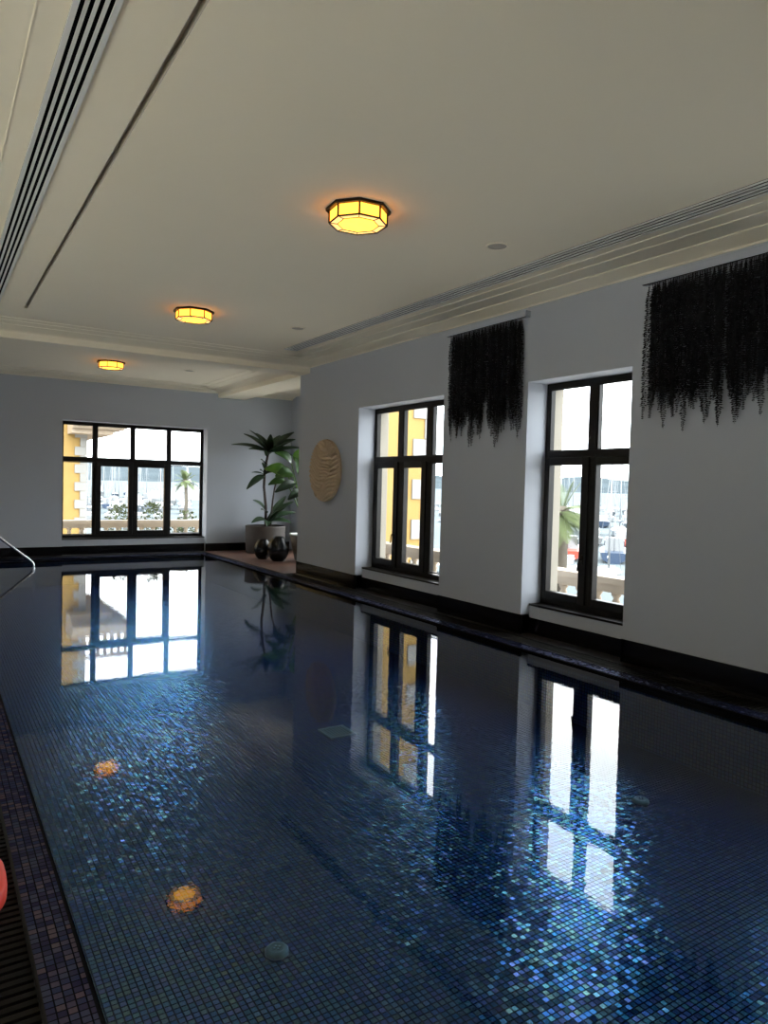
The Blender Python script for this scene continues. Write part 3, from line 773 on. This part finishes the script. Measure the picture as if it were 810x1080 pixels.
# yellow building beyond the far window
bm = B(); box(bm, -8, 4.47, 26, 36, -4, 14)
t = obj('yellow_building', bm, M['yellow']); tag(t, 'yellow rendered building with white corner quoins outside the far window', 'building')
quoins(t, 4.47, 26, -1, 1, -1, 13.5, .30, .34, .17, .05)
bm = B()
for x0, y0, z0, z1 in ((5.2, 25.1, 3.0, 3.16), (5.5, 24.9, 3.16, 3.3), (5.85, 24.6, 3.3, 3.55), (5.7, 24.8, 3.55, 3.7)):
    box(bm, 3.9, x0, y0, 31, z0, z1)
obj('balcony_cornice', bm, M['cream'], t)
bm = B()
for k in range(7): lathe(bm, [(.06, 0), (.06, .06), (.09, .25), (.05, .5), (.06, .62)], 8, (4.3 + k * .22, 24.95, 3.7))
box(bm, 4.1, 5.8, 24.85, 25.05, 4.32, 4.45); obj('balcony_railing', bm, M['cream'], t)

# shrubs on the terrace edge
def shrub(x, y, z, r, h, label, seed):
    rnd = random.Random(seed)
    t = empty('shrub', (x, y, z), label, 'shrub', 'shrubs beyond the balustrade')
    bm = B()
    for k in range(420):
        a = rnd.uniform(0, 2 * PI); f = rnd.random() ** .5; zz = rnd.uniform(.1, 1); rr = r * f * math.sqrt(max(0, 1 - (zz - .45) ** 2 * 2.6))
        p = Vector((rr * math.cos(a), rr * math.sin(a), h * zz)); d = Vector((rnd.uniform(-1, 1), rnd.uniform(-1, 1), rnd.uniform(-.2, 1))).normalized(); s = d.cross(Vector((rnd.random(), .3, .2))).normalized()
        L = rnd.uniform(.07, .13)
        bm.faces.new([bm.verts.new(p), bm.verts.new(p + d * L * .5 + s * L * .22), bm.verts.new(p + d * L), bm.verts.new(p + d * L * .5 - s * L * .22)])
    obj('foliage', bm, M['shrub'], t)
    bm = B()
    for k in range(6): a = k * 1.05; tube(bm, [(0, 0, 0), (.2 * r * math.cos(a), .2 * r * math.sin(a), h * .3), (.6 * r * math.cos(a), .6 * r * math.sin(a), h * .7)], .02, 5, .008)
    obj('stems', bm, M['palmtrunk'], t)
shrub(3.85, 17.95, -.45, .34, 1.32, 'green shrub beyond the balustrade behind the left sash of the far window', 1)
shrub(4.68, 17.95, -.45, .38, 1.38, 'green shrub beyond the balustrade behind the right sash of the far window', 2)
shrub(5.48, 17.95, -.45, .34, 1.18, 'green shrub beyond the balustrade below the palm in the far window', 3)

# sea, quay, hills
bm = B(); vs = [bm.verts.new(v) for v in ((-3000, -3000, -4), (4000, -3000, -4), (4000, 5000, -4), (-3000, 5000, -4))]; bm.faces.new(vs); struct('ground_sea', bm, M['sea'])
bm = B(); box(bm, 6.62, 24, -20, 40, -4.5, -3.2); box(bm, -20, 24, 17.3, 60, -4.5, -3.2); struct('ground_quay', bm, M['quay'])
bm = B()
rows = []
N = 150
for i in range(N + 1):
    a = math.radians(-15 + 125 * i / N)                    # bearing from +Y towards +X
    R0 = 1900
    hh = 34 + 26 * noise.noise(Vector((i * .06, 2.2, 0))) + 9 * noise.noise(Vector((i * .27, 5, 0))) + 3 * noise.noise(Vector((i * .9, 7, 0))) + 16 * math.sin(i * .045)
    row = []
    for r, z in ((R0, -4), (R0 + 120, hh * .35), (R0 + 300, hh * .75), (R0 + 520, hh), (R0 + 900, hh * .4), (R0 + 1100, -4)):
        q = noise.noise(Vector((i * .35, r * .01, 1))) * 6
        row.append(bm.verts.new((r * math.sin(a), r * math.cos(a), z + (q if z > 0 else 0))))
    rows.append(row)
for A_, B_ in zip(rows, rows[1:]):
    for k in range(5): bm.faces.new((A_[k], A_[k + 1], B_[k + 1], B_[k]))
struct('hills', bm, M['hill'])

# boats ---------------------------------------------------------------------
def hull_bm(L, w, h, sheer=.25):
    bm = B(); n = 14; rows = []
    for i in range(n + 1):
        f = i / n; x = (f - .5) * L
        b = w * .5 * (1 - max(0, (f - .45) / .55) ** 2.2) * (.86 + .14 * min(1, f * 4)); b = max(b, .02)
        top = h * (1 + sheer * f * f)
        rows.append([bm.verts.new((x + (.05 * L * f if k in (0, 4) else 0), s * b * m, z)) for k, (s, m, z) in enumerate(((-1, 1, top), (-1, .86, h * .35), (0, 0, -.2), (1, .86, h * .35), (1, 1, top)))])
    for A_, B_ in zip(rows, rows[1:]):
        for k in range(4): bm.faces.new((A_[k], A_[k + 1], B_[k + 1], B_[k]))
        bm.faces.new((A_[0], B_[0], B_[4], A_[4]))
    bm.faces.new(rows[0])
    return bm
def taper(bm, x0, x1, w, z0, z1, in_f=.12, in_b=.04, ins=.1):
    L = x1 - x0
    lo = [bm.verts.new(p) for p in ((x0, -w / 2, z0), (x1, -w / 2, z0), (x1, w / 2, z0), (x0, w / 2, z0))]
    hi = [bm.verts.new(p) for p in ((x0 + L * in_b, -w / 2 * (1 - ins), z1), (x1 - L * in_f, -w / 2 * (1 - ins), z1), (x1 - L * in_f, w / 2 * (1 - ins), z1), (x0 + L * in_b, w / 2 * (1 - ins), z1))]
    bm.faces.new(lo); bm.faces.new(hi)
    for i in range(4): bm.faces.new((lo[i], lo[(i + 1) % 4], hi[(i + 1) % 4], hi[i]))
def sailboat(hm):
    t = empty('sailboat', (0, 0, -4))
    obj('hull', hull_bm(12, 3.6, 1.3), M[hm], t)
    bm = B(); taper(bm, -2.5, 2.6, 2.1, 1.35, 1.95, .3); obj('cabin', bm, M['hull'], t)
    bm = B(); taper(bm, -2.2, 2.1, 2.13, 1.55, 1.75, .2, .02, .02); obj('cabin_windows', bm, M['boatglass'], t)
    bm = B(); tube(bm, [(.8, 0, 1.9), (.8, 0, 17)], .11, 8, .07); obj('mast', bm, M['mast'], t)
    bm = B(); tube(bm, [(.8, 0, 2.9), (-4.3, 0, 2.9)], .14, 8); tube(bm, [(.6, 0, 3.1), (-4.1, 0, 3.05)], .22, 8, .15); obj('boom', bm, M['hullnavy'], t)
    bm = B()
    for p in ((6.0, 0, 1.6), (-5.9, 0, 1.3), (.7, 1.7, 1.3), (.7, -1.7, 1.3)): tube(bm, [p, (.8, 0, 16.6)], .025, 4)
    tube(bm, [(.8, -1.1, 8.5), (.8, 1.1, 8.5)], .04, 5); obj('rigging', bm, M['mast'], t)
    return t
def yacht(hm, L=20):
    k = L / 20; t = empty('motor_yacht', (0, 0, -4))
    obj('hull', hull_bm(L, 5.2 * k, 2.1 * k, .4), M[hm], t)
    bm = B(); taper(bm, -7.5 * k, 4.5 * k, 4.2 * k, 2.1 * k, 3.9 * k, .22); obj('main_deck', bm, M['hull'], t)
    bm = B(); taper(bm, -6.9 * k, 3.6 * k, 4.24 * k, 2.75 * k, 3.4 * k, .12, .02, .03); obj('deck_windows', bm, M['boatglass'], t)
    bm = B(); taper(bm, -7.2 * k, 2.0 * k, 3.9 * k, 3.9 * k, 4.1 * k, .05); taper(bm, -5.5 * k, 1.2 * k, 3.0 * k, 4.1 * k, 5.4 * k, .25); obj('flybridge', bm, M['hull'], t)
    bm = B(); taper(bm, -4.6 * k, .6 * k, 3.04 * k, 4.55 * k, 5.0 * k, .12, .02, .03); obj('bridge_windows', bm, M['boatglass'], t)
    bm = B(); taper(bm, -4.2 * k, -3.2 * k, 2.2 * k, 5.4 * k, 6.6 * k, .5, .1); tube(bm, [(-3.8 * k, 0, 6.4 * k), (-3.8 * k, 0, 8.4 * k)], .06, 6, .03); lathe(bm, [(.05, 0), (.3, .15), (.32, .3), (.2, .5)], 12, (-3.5 * k, .5, 6.5 * k)); obj('radar_arch', bm, M['hull'], t)
    return t
def launch(hm):
    t = empty('launch', (0, 0, -4))
    obj('hull', hull_bm(7, 2.5, .95, .3), M[hm], t)
    bm = B(); taper(bm, -1.4, 1.2, 1.7, .95, 2.1, .35); obj('cabin', bm, M['hull'], t)
    bm = B(); taper(bm, -1.2, .85, 1.74, 1.4, 1.85, .2, .02, .03); obj('cabin_windows', bm, M['boatglass'], t)
    bm = B(); tube(bm, [(-1.6, 0, .9), (-1.6, 0, 4.2)], .04, 6, .025); obj('mast', bm, M['mast'], t)
    return t
protos = {}
def boat(kind, hm, bearing, dist, rz, label, sc=1.):
    key = (kind, hm)
    if key not in protos:
        o = {'sail': sailboat, 'yacht': yacht, 'launch': launch}[kind](hm); protos[key] = o
    else: o = copy_tree(protos[key])
    a = math.radians(bearing)
    o.location = (dist * math.sin(a), dist * math.cos(a), -4.0); o.rotation_euler = (0, 0, rz); o.scale = (sc,) * 3
    tag(o, label, 'boat', 'boats moored in the harbour')
BN = {'sail': 'sailing yacht with bare mast', 'yacht': 'tiered motor yacht', 'launch': 'small cabin launch'}
HN = {'hull': 'white', 'hullred': 'red', 'hullnavy': 'navy', 'hullgrey': 'grey'}
ORD = ['first', 'second', 'third', 'fourth', 'fifth', 'sixth', 'seventh', 'eighth', 'ninth', 'tenth']
def fleet(rows, b0, b1, where, seed):
    """rows of boats moored side by side: (distance, number, heading); bearings in degrees right of the room's long axis"""
    rnd = random.Random(seed)
    for ri, (dist, n, hd) in enumerate(rows):
        for k in range(n):
            bear = b0 + (b1 - b0) * (k + .5 + rnd.uniform(-.12, .12)) / n
            kind = rnd.choice(('sail', 'sail', 'launch', 'yacht') if dist > 90 else ('sail', 'launch', 'launch'))
            hm = rnd.choice(('hull', 'hull', 'hull', 'hullnavy', 'hullgrey', 'hullred' if dist < 90 else 'hull'))
            wide = dist * math.radians(b1 - b0) / n                # room each boat has across the view
            sc = min({'sail': wide / 6.2, 'launch': wide / 4.0, 'yacht': wide / 7.2}[kind], {'sail': 1., 'launch': 1.2, 'yacht': 1.1}[kind])
            boat(kind, hm, bear, dist, PI / 2 - math.radians(bear) + hd + rnd.uniform(-.04, .04),
                 f'{HN[hm]} {BN[kind]}, {ORD[k]} from left, {ORD[ri]} boat row, {where}', sc)
fleet([(104, 5, 0), (122, 5, PI), (142, 6, 0), (166, 7, PI), (194, 8, 0), (226, 8, PI)], 9.2, 17.7, 'far window', 4)
fleet([(46, 2, PI), (60, 2, 0), (76, 3, PI), (94, 3, 0), (114, 4, PI), (138, 5, 0), (168, 5, PI), (204, 6, 0)], 45.4, 52.2, 'two-light window', 8)
fleet([(112, 2, 0), (136, 2, PI), (164, 3, 0), (200, 3, PI)], 36.0, 37.4, 'three-light window', 3)

def palm(x, y, z, th, cr, n, label, seed):
    rnd = random.Random(seed); t = empty('palm_tree', (x, y, z), label, 'palm tree')
    bm = B(); tube(bm, [(0, 0, 0), (.03 * th, 0, th * .5), (0, 0, th)], .24 * cr / 1.6, 10, .17 * cr / 1.6); lathe(bm, [(.15, 0), (.34 * cr / 1.6, .25), (.2, .6)], 10, (0, 0, th - .3)); obj('trunk', bm, M['palmtrunk'], t)
    for k in range(n):
        a = k * 2.4 + rnd.uniform(-.2, .2); el = rnd.uniform(-.55, 1.3); L = cr * rnd.uniform(.9, 1.15)
        bm = B(); m = 30; pts = []
        for i in range(m + 1):
            f = i / m; out = L * (f * math.cos(el)); zz = L * (f * math.sin(el) - .45 * f * f * max(.3, math.cos(el)))
            pts.append(Vector((out * math.cos(a), out * math.sin(a), th + zz)))
        tube(bm, pts, .025, 5, .008)
        for i in range(2, m):
            d = (pts[i + 1] - pts[i]).normalized(); s = d.cross(Vector((0, 0, 1))).normalized()
            for sg in (-1, 1):
                ll = L * .30 * math.sin(PI * min(1, i / m * .85 + .12)); q = (s * sg * .8 + d * .6 + Vector((0, 0, -.18))).normalized()
                w = d * .010 * L
                bm.faces.new([bm.verts.new(pts[i] - w), bm.verts.new(pts[i] + q * ll * .5 - w + Vector((0, 0, .01))), bm.verts.new(pts[i] + q * ll), bm.verts.new(pts[i] + q * ll * .5 + w), bm.verts.new(pts[i] + w)])
        obj('frond', bm, M['palm'], t)
    return t
palm(28.0, 92, -4, 5.4, 1.8, 34, 'small palm tree on the quay in the right pane of the far window', 5)
palm(24.9, 23.6, -3.2, 3.7, 1.9, 30, 'green palm tree behind the left pane of the nearer right-hand window', 9)
bm = B(); lathe(bm, [(6, 0), (4.4, 2.2), (1.7, 4.4), (.6, 6.0), (.12, 9)], 8, smooth=False)
o = obj('pavilion', bm, M['hull']); o.location = (63, 205, -4); tag(o, 'white pointed pavilion roof behind the palm in the far window', 'pavilion')

# ------------------------------------------------------------------ light: overcast sky
w = bpy.data.worlds.new('overcast_sky'); S.world = w; w.use_nodes = True
nt = w.node_tree; nt.nodes.clear(); g = G(nt)
out = g.n('ShaderNodeOutputWorld'); bg = g.n('ShaderNodeBackground')
tc = g.n('ShaderNodeTexCoord').outputs['Generated']
mp = g.n('ShaderNodeMapping'); mp.inputs['Scale'].default_value = (1, 1, 3.5); g.l(tc, mp.inputs[0])
f = g.noise(mp.outputs[0], 2.6, 5, .55)
g.l(g.ramp(f, [(.3, (.70, .78, .86)), (.62, (1, 1, 1))]), bg.inputs[0]); bg.inputs[1].default_value = 7.5
g.l(bg.outputs[0], out.inputs[0])
try: w.cycles.sampling_method = 'AUTOMATIC'
except Exception: pass

# ------------------------------------------------------------------ camera
yaw, pitch, roll, fpx = .5675, -.0374, .0257, 752.64
fwv = Vector((math.sin(yaw) * math.cos(pitch), math.cos(yaw) * math.cos(pitch), math.sin(pitch)))
rt = Vector((math.cos(yaw), -math.sin(yaw), 0)); up = rt.cross(fwv)
r2 = rt * math.cos(roll) + up * math.sin(roll); u2 = up * math.cos(roll) - rt * math.sin(roll)
cam = bpy.data.cameras.new('camera'); co = bpy.data.objects.new('camera', cam); COL.objects.link(co)
mw = Matrix((r2, u2, -fwv)).transposed().to_4x4(); mw.translation = Vector((0, 0, 1.55)); co.matrix_world = mw
cam.sensor_fit = 'HORIZONTAL'; cam.sensor_width = 36; cam.lens = fpx / 810 * 36; cam.clip_start = .02; cam.clip_end = 8000
S.camera = co

S.view_settings.view_transform = 'Standard'; S.view_settings.look = 'None'; S.view_settings.gamma = 1
S.view_settings.use_curve_mapping = False; S.view_settings.exposure = .33
c = S.cycles
c.max_bounces = 12; c.diffuse_bounces = 6; c.glossy_bounces = 5; c.transmission_bounces = 8; c.transparent_max_bounces = 24
c.sample_clamp_indirect = 6; c.caustics_reflective = True; c.caustics_refractive = True; c.blur_glossy = .3
c.use_denoising = True
try: c.denoiser = 'OPENIMAGEDENOISE'; c.denoising_input_passes = 'RGB_ALBEDO_NORMAL'; c.denoising_prefilter = 'ACCURATE'
except Exception: pass
